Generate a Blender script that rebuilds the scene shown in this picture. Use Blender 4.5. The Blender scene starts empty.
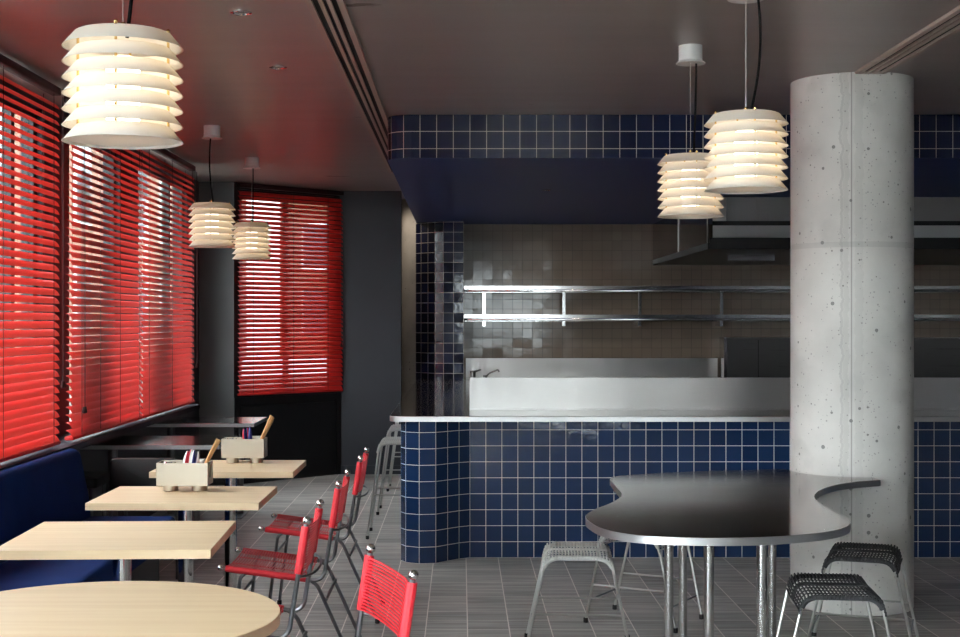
import bpy, math, random
from mathutils import Vector, Matrix
random.seed(7)
PI = math.pi
col = bpy.context.scene.collection
sc = bpy.context.scene

# ------------------------------------------------------------------ materials
def new_mat(name):
    m = bpy.data.materials.new(name); m.use_nodes = True
    nt = m.node_tree
    for n in list(nt.nodes): nt.nodes.remove(n)
    out = nt.nodes.new('ShaderNodeOutputMaterial')
    p = nt.nodes.new('ShaderNodeBsdfPrincipled')
    nt.links.new(p.outputs[0], out.inputs[0])
    return m, nt, p, out

def srgb(r, g, b):
    f = lambda c: (c/255/12.92) if c/255 <= .04045 else ((c/255+.055)/1.055)**2.4
    return (f(r), f(g), f(b), 1)

def simple(name, c, rough=.5, metal=0, spec=.5, noise=0, scale=(20, 20, 20), bump=0, coat=0, sheen=0):
    m, nt, p, out = new_mat(name)
    p.inputs['Base Color'].default_value = c
    p.inputs['Roughness'].default_value = rough
    p.inputs['Metallic'].default_value = metal
    p.inputs['Specular IOR Level'].default_value = spec
    p.inputs['Coat Weight'].default_value = coat
    p.inputs['Sheen Weight'].default_value = sheen
    if noise or bump:
        tc = nt.nodes.new('ShaderNodeTexCoord'); mp = nt.nodes.new('ShaderNodeMapping')
        mp.inputs['Scale'].default_value = scale
        nz = nt.nodes.new('ShaderNodeTexNoise'); nz.inputs['Scale'].default_value = 1; nz.inputs['Detail'].default_value = 4
        nt.links.new(tc.outputs['Object'], mp.inputs[0]); nt.links.new(mp.outputs[0], nz.inputs['Vector'])
        if noise:
            mx = nt.nodes.new('ShaderNodeMix'); mx.data_type = 'RGBA'
            mx.inputs[6].default_value = [x*(1-noise) for x in c[:3]]+[1]
            mx.inputs[7].default_value = [min(1, x*(1+noise)) for x in c[:3]]+[1]
            nt.links.new(nz.outputs['Fac'], mx.inputs[0]); nt.links.new(mx.outputs[2], p.inputs['Base Color'])
        if bump:
            b = nt.nodes.new('ShaderNodeBump'); b.inputs['Strength'].default_value = bump; b.inputs['Distance'].default_value = .01
            nt.links.new(nz.outputs['Fac'], b.inputs['Height']); nt.links.new(b.outputs[0], p.inputs['Normal'])
    return m

def N(nt, t, **kw):
    n = nt.nodes.new(t)
    for k, v in kw.items(): setattr(n, k, v)
    return n
def math_n(nt, op, a, b=None):
    n = N(nt, 'ShaderNodeMath', operation=op)
    for i, v in enumerate((a, b)):
        if v is None: continue
        if hasattr(v, 'is_linked'): nt.links.new(v, n.inputs[i])
        else: n.inputs[i].default_value = v
    return n.outputs[0]

def tile_mat(name, c1, c2, grout, g=.016, rough=.08, tilt=.03, grout_rough=.85, streak=0, source='UV', pitch=1, off=(0, 0), spec=.5, wob=.12):
    """square tiles: one unit of UV (or `pitch` metres of object space) per tile, each tile with its own tone and its own slight tilt"""
    m, nt, p, out = new_mat(name)
    L = nt.links.new
    if source == 'UV':
        vec = N(nt, 'ShaderNodeUVMap').outputs[0]
    else:
        tc = N(nt, 'ShaderNodeTexCoord'); mp = N(nt, 'ShaderNodeMapping')
        mp.inputs['Scale'].default_value = (1/pitch, 1/pitch, 1/pitch)
        mp.inputs['Location'].default_value = (-off[0]/pitch, -off[1]/pitch, 0)
        L(tc.outputs['Object'], mp.inputs[0]); vec = mp.outputs[0]
    sep = N(nt, 'ShaderNodeSeparateXYZ'); L(vec, sep.inputs[0])
    masks = []; cells = []
    for i in (0, 1):
        fl = math_n(nt, 'FLOOR', sep.outputs[i]); fr = math_n(nt, 'FRACT', sep.outputs[i])
        d = math_n(nt, 'ABSOLUTE', math_n(nt, 'SUBTRACT', fr, .5))
        masks.append(math_n(nt, 'GREATER_THAN', d, .5-g)); cells.append(fl)
    mask = math_n(nt, 'MAXIMUM', masks[0], masks[1])
    cx = N(nt, 'ShaderNodeCombineXYZ'); L(cells[0], cx.inputs[0]); L(cells[1], cx.inputs[1])
    wn = N(nt, 'ShaderNodeTexWhiteNoise', noise_dimensions='3D'); L(cx.outputs[0], wn.inputs['Vector'])
    mx = N(nt, 'ShaderNodeMix', data_type='RGBA'); mx.inputs[6].default_value = c1; mx.inputs[7].default_value = c2
    L(wn.outputs['Value'], mx.inputs[0]); colr = mx.outputs[2]
    if streak:
        tc2 = N(nt, 'ShaderNodeTexCoord'); mp2 = N(nt, 'ShaderNodeMapping'); mp2.inputs['Scale'].default_value = (2.5, 30, 1)
        av = N(nt, 'ShaderNodeVectorMath', operation='ADD'); sv = N(nt, 'ShaderNodeVectorMath', operation='SCALE'); sv.inputs['Scale'].default_value = 9.7
        L(wn.outputs['Color'], sv.inputs[0]); L(tc2.outputs['Object'], mp2.inputs[0]); L(mp2.outputs[0], av.inputs[0]); L(sv.outputs[0], av.inputs[1])
        nz2 = N(nt, 'ShaderNodeTexNoise'); nz2.inputs['Scale'].default_value = 1; nz2.inputs['Detail'].default_value = 5; L(av.outputs[0], nz2.inputs['Vector'])
        m2 = N(nt, 'ShaderNodeMix', data_type='RGBA', blend_type='MULTIPLY'); m2.inputs[0].default_value = streak
        rp = N(nt, 'ShaderNodeMapRange'); rp.inputs[1].default_value = .3; rp.inputs[2].default_value = .7; rp.inputs[3].default_value = .45; rp.inputs[4].default_value = 1.35
        L(nz2.outputs['Fac'], rp.inputs[0]); L(colr, m2.inputs[6]); L(rp.outputs[0], m2.inputs[7]); colr = m2.outputs[2]
    mg = N(nt, 'ShaderNodeMix', data_type='RGBA'); L(mask, mg.inputs[0]); L(colr, mg.inputs[6]); mg.inputs[7].default_value = grout
    L(mg.outputs[2], p.inputs['Base Color'])
    mr = N(nt, 'ShaderNodeMix'); L(mask, mr.inputs[0]); mr.inputs[2].default_value = rough; mr.inputs[3].default_value = grout_rough
    L(mr.outputs[0], p.inputs['Roughness']); p.inputs['Specular IOR Level'].default_value = spec
    # tilt per tile + soft waviness
    geo = N(nt, 'ShaderNodeNewGeometry')
    s = N(nt, 'ShaderNodeVectorMath', operation='SUBTRACT'); L(wn.outputs['Color'], s.inputs[0]); s.inputs[1].default_value = (.5, .5, .5)
    sc_ = N(nt, 'ShaderNodeVectorMath', operation='SCALE'); L(s.outputs[0], sc_.inputs[0]); sc_.inputs['Scale'].default_value = tilt*2
    tc3 = N(nt, 'ShaderNodeTexCoord'); nz = N(nt, 'ShaderNodeTexNoise'); nz.inputs['Scale'].default_value = 16; L(tc3.outputs['Object'], nz.inputs['Vector'])
    b = N(nt, 'ShaderNodeBump'); b.inputs['Strength'].default_value = wob; b.inputs['Distance'].default_value = .01
    h = math_n(nt, 'SUBTRACT', nz.outputs['Fac'], mask); L(h, b.inputs['Height'])
    a = N(nt, 'ShaderNodeVectorMath', operation='ADD'); L(b.outputs[0], a.inputs[0]); L(sc_.outputs[0], a.inputs[1])
    nn = N(nt, 'ShaderNodeVectorMath', operation='NORMALIZE'); L(a.outputs[0], nn.inputs[0]); L(nn.outputs[0], p.inputs['Normal'])
    return m

def brushed(name, base, rough, scale=(1.5, 160, 160), rvar=.1, bump=.02, metal=1, spec=.5):
    m, nt, p, out = new_mat(name); L = nt.links.new
    p.inputs['Base Color'].default_value = base; p.inputs['Metallic'].default_value = metal
    p.inputs['Specular IOR Level'].default_value = spec
    tc = N(nt, 'ShaderNodeTexCoord'); mp = N(nt, 'ShaderNodeMapping'); mp.inputs['Scale'].default_value = scale
    nz = N(nt, 'ShaderNodeTexNoise'); nz.inputs['Scale'].default_value = 1; nz.inputs['Detail'].default_value = 5
    L(tc.outputs['Object'], mp.inputs[0]); L(mp.outputs[0], nz.inputs['Vector'])
    rp = N(nt, 'ShaderNodeMapRange'); rp.inputs[3].default_value = rough-rvar; rp.inputs[4].default_value = rough+rvar
    L(nz.outputs['Fac'], rp.inputs[0]); L(rp.outputs[0], p.inputs['Roughness'])
    b = N(nt, 'ShaderNodeBump'); b.inputs['Strength'].default_value = bump; b.inputs['Distance'].default_value = .01
    L(nz.outputs['Fac'], b.inputs['Height']); L(b.outputs[0], p.inputs['Normal'])
    return m

def smeared(name, base, rough, amt, mottled=.05):
    """fine horizontal brush lines: reflections are drawn out vertically"""
    m, nt, p, out = new_mat(name); L = nt.links.new
    p.inputs['Base Color'].default_value = base; p.inputs['Metallic'].default_value = 1; p.inputs['Roughness'].default_value = rough
    tc = N(nt, 'ShaderNodeTexCoord'); geo = N(nt, 'ShaderNodeNewGeometry')
    mp = N(nt, 'ShaderNodeMapping'); mp.inputs['Scale'].default_value = (7, 7, 9000)
    L(tc.outputs['Object'], mp.inputs[0])
    nz = N(nt, 'ShaderNodeTexNoise'); nz.inputs['Scale'].default_value = 1; nz.inputs['Detail'].default_value = 2; L(mp.outputs[0], nz.inputs['Vector'])
    mp2 = N(nt, 'ShaderNodeMapping'); mp2.inputs['Scale'].default_value = (2.2, 2.2, .3)
    L(tc.outputs['Object'], mp2.inputs[0])
    n2 = N(nt, 'ShaderNodeTexNoise'); n2.inputs['Scale'].default_value = 1; L(mp2.outputs[0], n2.inputs['Vector'])
    cb = N(nt, 'ShaderNodeCombineXYZ')
    L(math_n(nt, 'MULTIPLY', math_n(nt, 'SUBTRACT', nz.outputs['Fac'], .5), amt), cb.inputs[2])
    L(math_n(nt, 'MULTIPLY', math_n(nt, 'SUBTRACT', n2.outputs['Fac'], .5), mottled), cb.inputs[0])
    a = N(nt, 'ShaderNodeVectorMath', operation='ADD'); L(geo.outputs['Normal'], a.inputs[0]); L(cb.outputs[0], a.inputs[1])
    nn = N(nt, 'ShaderNodeVectorMath', operation='NORMALIZE'); L(a.outputs[0], nn.inputs[0]); L(nn.outputs[0], p.inputs['Normal'])
    return m

def concrete(name, base, seam=False):
    m, nt, p, out = new_mat(name); L = nt.links.new
    tc = N(nt, 'ShaderNodeTexCoord')
    n1 = N(nt, 'ShaderNodeTexNoise'); n1.inputs['Scale'].default_value = 2.2; n1.inputs['Detail'].default_value = 8; L(tc.outputs['Object'], n1.inputs['Vector'])
    cr = N(nt, 'ShaderNodeValToRGB'); cr.color_ramp.elements[0].position = .3; cr.color_ramp.elements[1].position = .72
    cr.color_ramp.elements[0].color = [x*.74 for x in base[:3]]+[1]; cr.color_ramp.elements[1].color = [min(1, x*1.1) for x in base[:3]]+[1]
    L(n1.outputs['Fac'], cr.inputs[0]); c = cr.outputs[0]
    # bug holes
    vo = N(nt, 'ShaderNodeTexVoronoi'); vo.inputs['Scale'].default_value = 24; L(tc.outputs['Object'], vo.inputs['Vector'])
    wn = N(nt, 'ShaderNodeSeparateColor'); L(vo.outputs['Color'], wn.inputs[0])
    size = math_n(nt, 'MULTIPLY', math_n(nt, 'POWER', wn.outputs[0], 5), .26)
    pit = math_n(nt, 'LESS_THAN', vo.outputs['Distance'], size)
    mx = N(nt, 'ShaderNodeMix', data_type='RGBA'); L(math_n(nt, 'MULTIPLY', pit, .72), mx.inputs[0]); L(c, mx.inputs[6]); mx.inputs[7].default_value = [x*.12 for x in base[:3]]+[1]
    c = mx.outputs[2]; hgt = math_n(nt, 'MULTIPLY', pit, -1)
    v2 = N(nt, 'ShaderNodeTexVoronoi'); v2.inputs['Scale'].default_value = 62; L(tc.outputs['Object'], v2.inputs['Vector'])
    w2 = N(nt, 'ShaderNodeSeparateColor'); L(v2.outputs['Color'], w2.inputs[0])
    p2 = math_n(nt, 'LESS_THAN', v2.outputs['Distance'], math_n(nt, 'MULTIPLY', math_n(nt, 'POWER', w2.outputs[1], 4), .3))
    n9 = N(nt, 'ShaderNodeTexNoise'); n9.inputs['Scale'].default_value = 5; n9.inputs['Detail'].default_value = 6; L(tc.outputs['Object'], n9.inputs['Vector'])
    bl = N(nt, 'ShaderNodeMapRange'); bl.inputs[1].default_value = .58; bl.inputs[2].default_value = .75; bl.inputs[3].default_value = 0; bl.inputs[4].default_value = .2; L(n9.outputs['Fac'], bl.inputs[0])
    for fac in (math_n(nt, 'MULTIPLY', p2, .6), bl.outputs[0]):
        m3 = N(nt, 'ShaderNodeMix', data_type='RGBA'); L(fac, m3.inputs[0]); L(c, m3.inputs[6]); m3.inputs[7].default_value = [x*.3 for x in base[:3]]+[1]; c = m3.outputs[2]
    if seam:
        sp = N(nt, 'ShaderNodeSeparateXYZ'); L(tc.outputs['Object'], sp.inputs[0])
        # water stain: wavering dark trickle beside the joint, and a pour line
        mpn = N(nt, 'ShaderNodeMapping'); mpn.inputs['Scale'].default_value = (0, 0, 11)
        L(tc.outputs['Object'], mpn.inputs[0])
        n2 = N(nt, 'ShaderNodeTexNoise'); n2.inputs['Scale'].default_value = 1; n2.inputs['Detail'].default_value = 8; n2.inputs['Roughness'].default_value = .65; L(mpn.outputs[0], n2.inputs['Vector'])
        off = math_n(nt, 'MULTIPLY', math_n(nt, 'SUBTRACT', n2.outputs['Fac'], .5), .075)
        front = math_n(nt, 'LESS_THAN', sp.outputs[1], 0)
        for cxp, w, amt in ((-.108, .012, .17), (-.128, .006, .26), (-.048, .02, .12), (-.083, .0032, .6)):
            pos = math_n(nt, 'SUBTRACT', sp.outputs[0], cxp)
            if cxp != -.083: pos = math_n(nt, 'ADD', pos, off)
            k = math_n(nt, 'MULTIPLY', math_n(nt, 'LESS_THAN', math_n(nt, 'ABSOLUTE', pos), w), front)
            mm = N(nt, 'ShaderNodeMix', data_type='RGBA'); L(math_n(nt, 'MULTIPLY', k, amt), mm.inputs[0]); L(c, mm.inputs[6])
            mm.inputs[7].default_value = [x*.3 for x in base[:3]]+[1]; c = mm.outputs[2]
            if cxp == -.083: hgt = math_n(nt, 'SUBTRACT', hgt, k)
        k = math_n(nt, 'LESS_THAN', math_n(nt, 'ABSOLUTE', math_n(nt, 'SUBTRACT', math_n(nt, 'ADD', sp.outputs[2], off), 1.86)), .016)
        mm = N(nt, 'ShaderNodeMix', data_type='RGBA'); L(math_n(nt, 'MULTIPLY', k, .22), mm.inputs[0]); L(c, mm.inputs[6]); mm.inputs[7].default_value = [x*.3 for x in base[:3]]+[1]; c = mm.outputs[2]
    L(c, p.inputs['Base Color']); p.inputs['Roughness'].default_value = .62
    b = N(nt, 'ShaderNodeBump'); b.inputs['Strength'].default_value = .5; b.inputs['Distance'].default_value = .006
    L(math_n(nt, 'ADD', hgt, math_n(nt, 'MULTIPLY', n1.outputs['Fac'], .3)), b.inputs['Height']); L(b.outputs[0], p.inputs['Normal'])
    return m

def wood(name, c1, c2):
    m, nt, p, out = new_mat(name); L = nt.links.new
    tc = N(nt, 'ShaderNodeTexCoord'); mp = N(nt, 'ShaderNodeMapping'); mp.inputs['Scale'].default_value = (1.6, 26, 26)
    nz = N(nt, 'ShaderNodeTexNoise'); nz.inputs['Scale'].default_value = 1; nz.inputs['Detail'].default_value = 6; nz.inputs['Distortion'].default_value = .6
    L(tc.outputs['Object'], mp.inputs[0]); L(mp.outputs[0], nz.inputs['Vector'])
    cr = N(nt, 'ShaderNodeValToRGB'); cr.color_ramp.elements[0].position = .3; cr.color_ramp.elements[1].position = .7
    cr.color_ramp.elements[0].color = c1; cr.color_ramp.elements[1].color = c2
    L(nz.outputs['Fac'], cr.inputs[0]); L(cr.outputs[0], p.inputs['Base Color'])
    p.inputs['Roughness'].default_value = .42; p.inputs['Specular IOR Level'].default_value = .35
    return m

def emissive(name, c, strength):
    m, nt, p, out = new_mat(name)
    p.inputs['Base Color'].default_value = (.9, .9, .9, 1)
    p.inputs['Emission Color'].default_value = c; p.inputs['Emission Strength'].default_value = strength
    return m

def translucent(name, c, c2, fac, rough=.4, gl=.08):
    m, nt, p, out = new_mat(name); L = nt.links.new
    p.inputs['Base Color'].default_value = c; p.inputs['Roughness'].default_value = rough; p.inputs['Specular IOR Level'].default_value = .4
    t = N(nt, 'ShaderNodeBsdfTranslucent'); t.inputs[0].default_value = c2
    mx = N(nt, 'ShaderNodeMixShader'); mx.inputs[0].default_value = fac
    L(p.outputs[0], mx.inputs[1]); L(t.outputs[0], mx.inputs[2]); L(mx.outputs[0], out.inputs[0])
    return m

def glass_pane(name, tint=(.95, .97, .96, 1)):
    m, nt, p, out = new_mat(name); L = nt.links.new
    p.inputs['Base Color'].default_value = (.8, .9, .9, 1); p.inputs['Roughness'].default_value = .02
    t = N(nt, 'ShaderNodeBsdfTransparent'); t.inputs[0].default_value = tint
    ge = N(nt, 'ShaderNodeNewGeometry'); dt = N(nt, 'ShaderNodeVectorMath', operation='DOT_PRODUCT'); L(ge.outputs['Incoming'], dt.inputs[0]); L(ge.outputs['Normal'], dt.inputs[1])
    lw = N(nt, 'ShaderNodeMath', operation='MULTIPLY'); lw.inputs[1].default_value = .9
    L(math_n(nt, 'ADD', math_n(nt, 'POWER', math_n(nt, 'SUBTRACT', 1, math_n(nt, 'ABSOLUTE', dt.outputs['Value'])), 5), .04), lw.inputs[0])
    gl = N(nt, 'ShaderNodeBsdfGlossy'); gl.inputs['Roughness'].default_value = .01
    mx = N(nt, 'ShaderNodeMixShader'); L(lw.outputs[0], mx.inputs[0]); L(t.outputs[0], mx.inputs[1]); L(gl.outputs[0], mx.inputs[2]); L(mx.outputs[0], out.inputs[0])
    return m

M = {}
GROUT = srgb(196, 192, 184)
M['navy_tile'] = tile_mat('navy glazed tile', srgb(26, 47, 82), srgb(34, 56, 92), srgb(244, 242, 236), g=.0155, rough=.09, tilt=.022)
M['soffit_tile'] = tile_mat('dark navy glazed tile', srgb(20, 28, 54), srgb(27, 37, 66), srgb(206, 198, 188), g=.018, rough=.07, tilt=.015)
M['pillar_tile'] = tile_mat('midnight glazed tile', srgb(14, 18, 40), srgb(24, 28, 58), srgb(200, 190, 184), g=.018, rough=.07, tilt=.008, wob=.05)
M['brown_tile'] = tile_mat('taupe glazed tile', srgb(116, 104, 93), srgb(123, 110, 98), srgb(80, 72, 66), g=.018, rough=.1, tilt=.008, wob=.03)
M['floor_tile'] = tile_mat('grey floor tile', srgb(160, 156, 152), srgb(182, 177, 172), srgb(236, 227, 220), g=.013, rough=.55, tilt=.004, streak=.55, source='OBJ', pitch=.2, off=(.031, .1), spec=.25, wob=.05)
M['ceiling'] = brushed('dark gloss ceiling paint', srgb(152, 142, 138), .3, scale=(1.0, 7, 1), rvar=.06, bump=.012, metal=0, spec=.55)
M['dark_wall'] = simple('charcoal wall paint', srgb(42, 43, 51), .5, noise=.12, scale=(5, 5, 5))
M['grey_wall'] = simple('grey wall paint', srgb(98, 98, 98), .55, noise=.12, scale=(6, 6, 6))
M['black_panel'] = simple('black painted panel', srgb(16, 16, 19), .5)
M['navy_paint'] = simple('navy satin paint', srgb(40, 62, 124), .45, noise=.06)
M['sill'] = simple('dark plum sill paint', srgb(34, 28, 42), .5, spec=.25)
M['dark_frame'] = simple('dark window frame', srgb(30, 30, 33), .4)
M['steel'] = brushed('brushed stainless steel', (.64, .63, .62, 1), .13, rvar=.04, bump=.004)
M['steel_v'] = smeared('vertically smeared steel', (.70, .68, .66, 1), .29, 1.3)
M['steel_top'] = brushed('steel table top', (.52, .505, .50, 1), .11, scale=(1.5, 90, 90), rvar=.03, bump=.006)
M['steel_rim'] = brushed('satin steel rim', (.56, .555, .55, 1), .36, scale=(8, 8, 8), rvar=.04, bump=0)
M['steel_leg'] = brushed('brushed steel leg', (.66, .65, .64, 1), .22, scale=(3, 3, 60), rvar=.04, bump=.004)
M['steel_dark'] = brushed('dull dark steel', (.20, .19, .185, 1), .3, rvar=.08)
M['chrome'] = simple('polished chrome', (.78, .78, .78, 1), .1, 1)
M['rod'] = simple('zinc steel rod', (.54, .53, .50, 1), .36, 1)
M['gunmetal'] = simple('dull steel tube', (.21, .21, .22, 1), .3, 1)
M['wood'] = wood('pale maple', srgb(230, 200, 160), srgb(240, 214, 176))
M['wood_edge'] = wood('maple edge', srgb(214, 184, 146), srgb(232, 206, 170))
M['red_cord'] = simple('red woven cord', srgb(214, 40, 52), .45, noise=.08, scale=(80, 80, 80))
M['grey_cord'] = simple('pale grey cord', srgb(190, 188, 184), .7, noise=.2, scale=(60, 60, 60))
M['black_cord'] = simple('charcoal cord', srgb(46, 46, 48), .7, noise=.2, scale=(60, 60, 60))
M['velvet'] = simple('blue velvet', srgb(14, 46, 104), .8, noise=.25, scale=(7, 7, 7), spec=.1)
M['black_leather'] = simple('black leather', srgb(13, 13, 16), .55, noise=.2, bump=.05, scale=(60, 60, 60))
M['rubber'] = simple('black rubber', srgb(18, 18, 18), .6)
M['white_paint'] = simple('white lacquer', srgb(232, 232, 228), .4)
M['shade'] = translucent('white lamp shade', srgb(232, 232, 229), srgb(255, 244, 226), .34)
M['diffuser'] = translucent('opal diffuser', srgb(240, 238, 234), srgb(250, 244, 236), .22)
M['bulb'] = emissive('warm lamp light', (1, .84, .64, 1), 4.8)
M['brass'] = simple('brass', (.75, .55, .25, 1), .25, 1)
M['flex'] = simple('black flex', srgb(10, 10, 10), .7, spec=.1)
M['cable'] = simple('thin steel cable', (.45, .42, .4, 1), .4, 1)
M['blind'] = translucent('red blind slat', srgb(214, 46, 44), srgb(245, 75, 62), .2)
M['blind_dark'] = simple('dark red cord', srgb(52, 10, 14), .5)
M['concrete'] = concrete('cast concrete', srgb(204, 200, 194), True)
M['concrete_plain'] = concrete('plain concrete', srgb(190, 184, 176))
M['black'] = simple('matt black', srgb(8, 8, 8), .7)
M['grille'] = simple('grille paint', srgb(176, 160, 150), .45)
M['caddy'] = brushed('brushed champagne steel', (.56, .50, .40, 1), .36, scale=(40, 40, 40), rvar=.08)
M['stick'] = simple('bamboo', srgb(224, 178, 120), .55, noise=.15)
M['paper'] = simple('white paper', srgb(240, 238, 232), .8)
M['handle_red'] = simple('red enamel', srgb(200, 36, 56), .3)
M['handle_white'] = simple('white enamel', srgb(240, 238, 236), .3)
M['handle_navy'] = simple('navy enamel', srgb(36, 40, 110), .3)
M['glass'] = glass_pane('window glass')
M['strong_dimming_glass'] = glass_pane('strongly dimming window glass', (.3, .3, .29, 1))  # invented heavier tint, holds back daylight at these panes
M['dimming_glass'] = glass_pane('grey dimming window glass', (.47, .48, .47, 1))  # tint added to the glass to cut the daylight coming through
M['pavement'] = simple('pavement', srgb(120, 116, 110), .8, noise=.1)
M['facade'] = simple('peach render', srgb(128, 92, 74), .85, noise=.1)
M['facade_dark'] = simple('dun brick', srgb(104, 78, 58), .85, noise=.3, scale=(1, 1, 1))
M['facade_window'] = simple('dark window glass', srgb(60, 66, 74), .1)
M['hood'] = simple('black hood metal', srgb(20, 19, 19), .3, noise=.2)
M['hood_side'] = simple('polished dark steel', (.30, .28, .27, 1), .12, 1)
M['lamp_on'] = emissive('downlight lens', (1, .86, .68, 1), 12)
M['rib'] = brushed('ribbed hood panel', (.30, .29, .28, 1), .35, scale=(45, 45, .3), rvar=.1, bump=.3, metal=.8)

# ------------------------------------------------------------------ mesh builder
class MB:
    def __init__(s): s.v = []; s.f = []; s.uv = []; s.mi = []; s.cur = 0
    def add(s, vs, fs, uvs=None):
        o = len(s.v); s.v += [tuple(x) for x in vs]
        for i, f in enumerate(fs):
            s.f.append(tuple(o+j for j in f)); s.mi.append(s.cur)
            s.uv.append(uvs[i] if uvs else None)
        return s
    def box(s, a, b):
        x0, y0, z0 = a; x1, y1, z1 = b
        return s.add([(x0,y0,z0),(x1,y0,z0),(x1,y1,z0),(x0,y1,z0),(x0,y0,z1),(x1,y0,z1),(x1,y1,z1),(x0,y1,z1)],
                     [(3,2,1,0),(4,5,6,7),(0,1,5,4),(1,2,6,5),(2,3,7,6),(3,0,4,7)])
    def rbox(s, a, b, r, seg=3, axis=2):
        """box with the four edges along `axis` rounded and a small chamfer at both ends"""
        lo = list(a); hi = list(b)
        ax = [i for i in range(3) if i != axis]
        def ring(ins, lev):
            out = []
            u0, u1 = lo[ax[0]]+ins, hi[ax[0]]-ins; w0, w1 = lo[ax[1]]+ins, hi[ax[1]]-ins; rr = max(r-ins, r*.3)
            for (cu, cw, a0) in ((u1-rr, w1-rr, 0), (u0+rr, w1-rr, PI/2), (u0+rr, w0+rr, PI), (u1-rr, w0+rr, 1.5*PI)):
                for k in range(seg+1):
                    t = a0+k/seg*PI/2; p = [0, 0, 0]
                    p[ax[0]] = cu+rr*math.cos(t); p[ax[1]] = cw+rr*math.sin(t); p[axis] = lev; out.append(tuple(p))
            return out
        c = min(r*.45, (hi[axis]-lo[axis])*.3)
        rings = [ring(c, lo[axis]), ring(c*.3, lo[axis]+c*.3), ring(0, lo[axis]+c), ring(0, hi[axis]-c), ring(c*.3, hi[axis]-c*.3), ring(c, hi[axis])]
        return s.loft(rings, flip=(axis == 1))
    def loft(s, rings, cap=True, flip=False):
        n = len(rings[0]); vs = [p for r in rings for p in r]; fs = []
        for i in range(len(rings)-1):
            for j in range(n):
                k = (j+1) % n; fs.append((i*n+j, i*n+k, (i+1)*n+k, (i+1)*n+j))
        if cap:
            fs.append(tuple(range(n-1, -1, -1))); fs.append(tuple((len(rings)-1)*n+j for j in range(n)))
        if flip: fs = [tuple(reversed(f)) for f in fs]
        return s.add(vs, fs)
    def tube(s, pts, r, n=8, cap=True, closed=False):
        pts = [Vector(p) for p in pts]; rings = []
        m = len(pts); prev = None
        for i, p in enumerate(pts):
            if closed: t = (pts[(i+1) % m]-pts[i-1]).normalized()
            elif i == 0: t = (pts[1]-p).normalized()
            elif i == m-1: t = (p-pts[i-1]).normalized()
            else: t = ((pts[i+1]-p).normalized()+(p-pts[i-1]).normalized()).normalized()
            if prev is None:
                up = Vector((0, 0, 1)) if abs(t.z) < .9 else Vector((1, 0, 0))
                u = t.cross(up).normalized()
            else:
                u = (prev-t*prev.dot(t)).normalized()
            prev = u; w = t.cross(u)
            rr = r[i] if isinstance(r, (list, tuple)) else r
            rings.append([tuple(p+u*rr*math.cos(2*PI*k/n)+w*rr*math.sin(2*PI*k/n)) for k in range(n)])
        if closed: rings.append(rings[0]); cap = False
        return s.loft(rings, cap)
    def lathe(s, prof, c=(0, 0, 0), n=32, close=False):
        """profile of (r, z)"""
        rings = [[(c[0]+r*math.cos(2*PI*k/n), c[1]+r*math.sin(2*PI*k/n), c[2]+z) for k in range(n)] for r, z in prof]
        if close: rings.append(rings[0])
        return s.loft(rings, cap=False)
    def cyl(s, c, r, z0, z1, n=24, ch=.0):
        c0 = (c[0], c[1], 0)
        prof = [(1e-4, z0), (r-ch, z0), (r, z0+ch), (r, z1-ch), (r-ch, z1), (1e-4, z1)] if ch else [(1e-4, z0), (r, z0), (r, z1), (1e-4, z1)]
        return s.lathe(prof, c0, n)
    def ball(s, c, r, n=14, m=9):
        return s.lathe([(max(1e-5, r*math.sin(PI*i/m)), -r*math.cos(PI*i/m)) for i in range(m+1)], c, n)
    def prism(s, pts, z0, z1, ch=0):
        """vertical prism over a counter-clockwise outline"""
        if ch:
            ins = offset(pts, ch)
            return s.loft([[(x, y, z0) for x, y in pts], [(x, y, z1-ch) for x, y in pts], [(x, y, z1) for x, y in ins]])
        return s.loft([[(x, y, z0) for x, y in pts], [(x, y, z1) for x, y in pts]])
    def wallstrip(s, pts, z0, z1, us, v0, v1):
        vs = []; fs = []; uvs = []
        for (x, y) in pts: vs += [(x, y, z0), (x, y, z1)]
        for i in range(len(pts)-1):
            fs.append((2*i, 2*i+2, 2*i+3, 2*i+1)); uvs.append([(us[i], v0), (us[i+1], v0), (us[i+1], v1), (us[i], v1)])
        return s.add(vs, fs, uvs)
    def build(s, name, mats, parent=None, loc=(0, 0, 0), smooth=35):
        me = bpy.data.meshes.new(name); me.from_pydata(s.v, [], s.f)
        if not isinstance(mats, (list, tuple)): mats = [mats]
        for m in mats: me.materials.append(m)
        me.polygons.foreach_set('material_index', s.mi)
        if any(u for u in s.uv):
            l = me.uv_layers.new(name='UVMap'); k = 0
            for u, f in zip(s.uv, s.f):
                for j in range(len(f)):
                    l.data[k].uv = u[j] if u else (0.5, 0.5); k += 1
        if smooth:
            me.polygons.foreach_set('use_smooth', [True]*len(me.polygons)); me.set_sharp_from_angle(angle=math.radians(smooth))
        me.update()
        o = bpy.data.objects.new(name, me); col.objects.link(o); o.location = loc
        if parent: o.parent = parent
        return o

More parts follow.
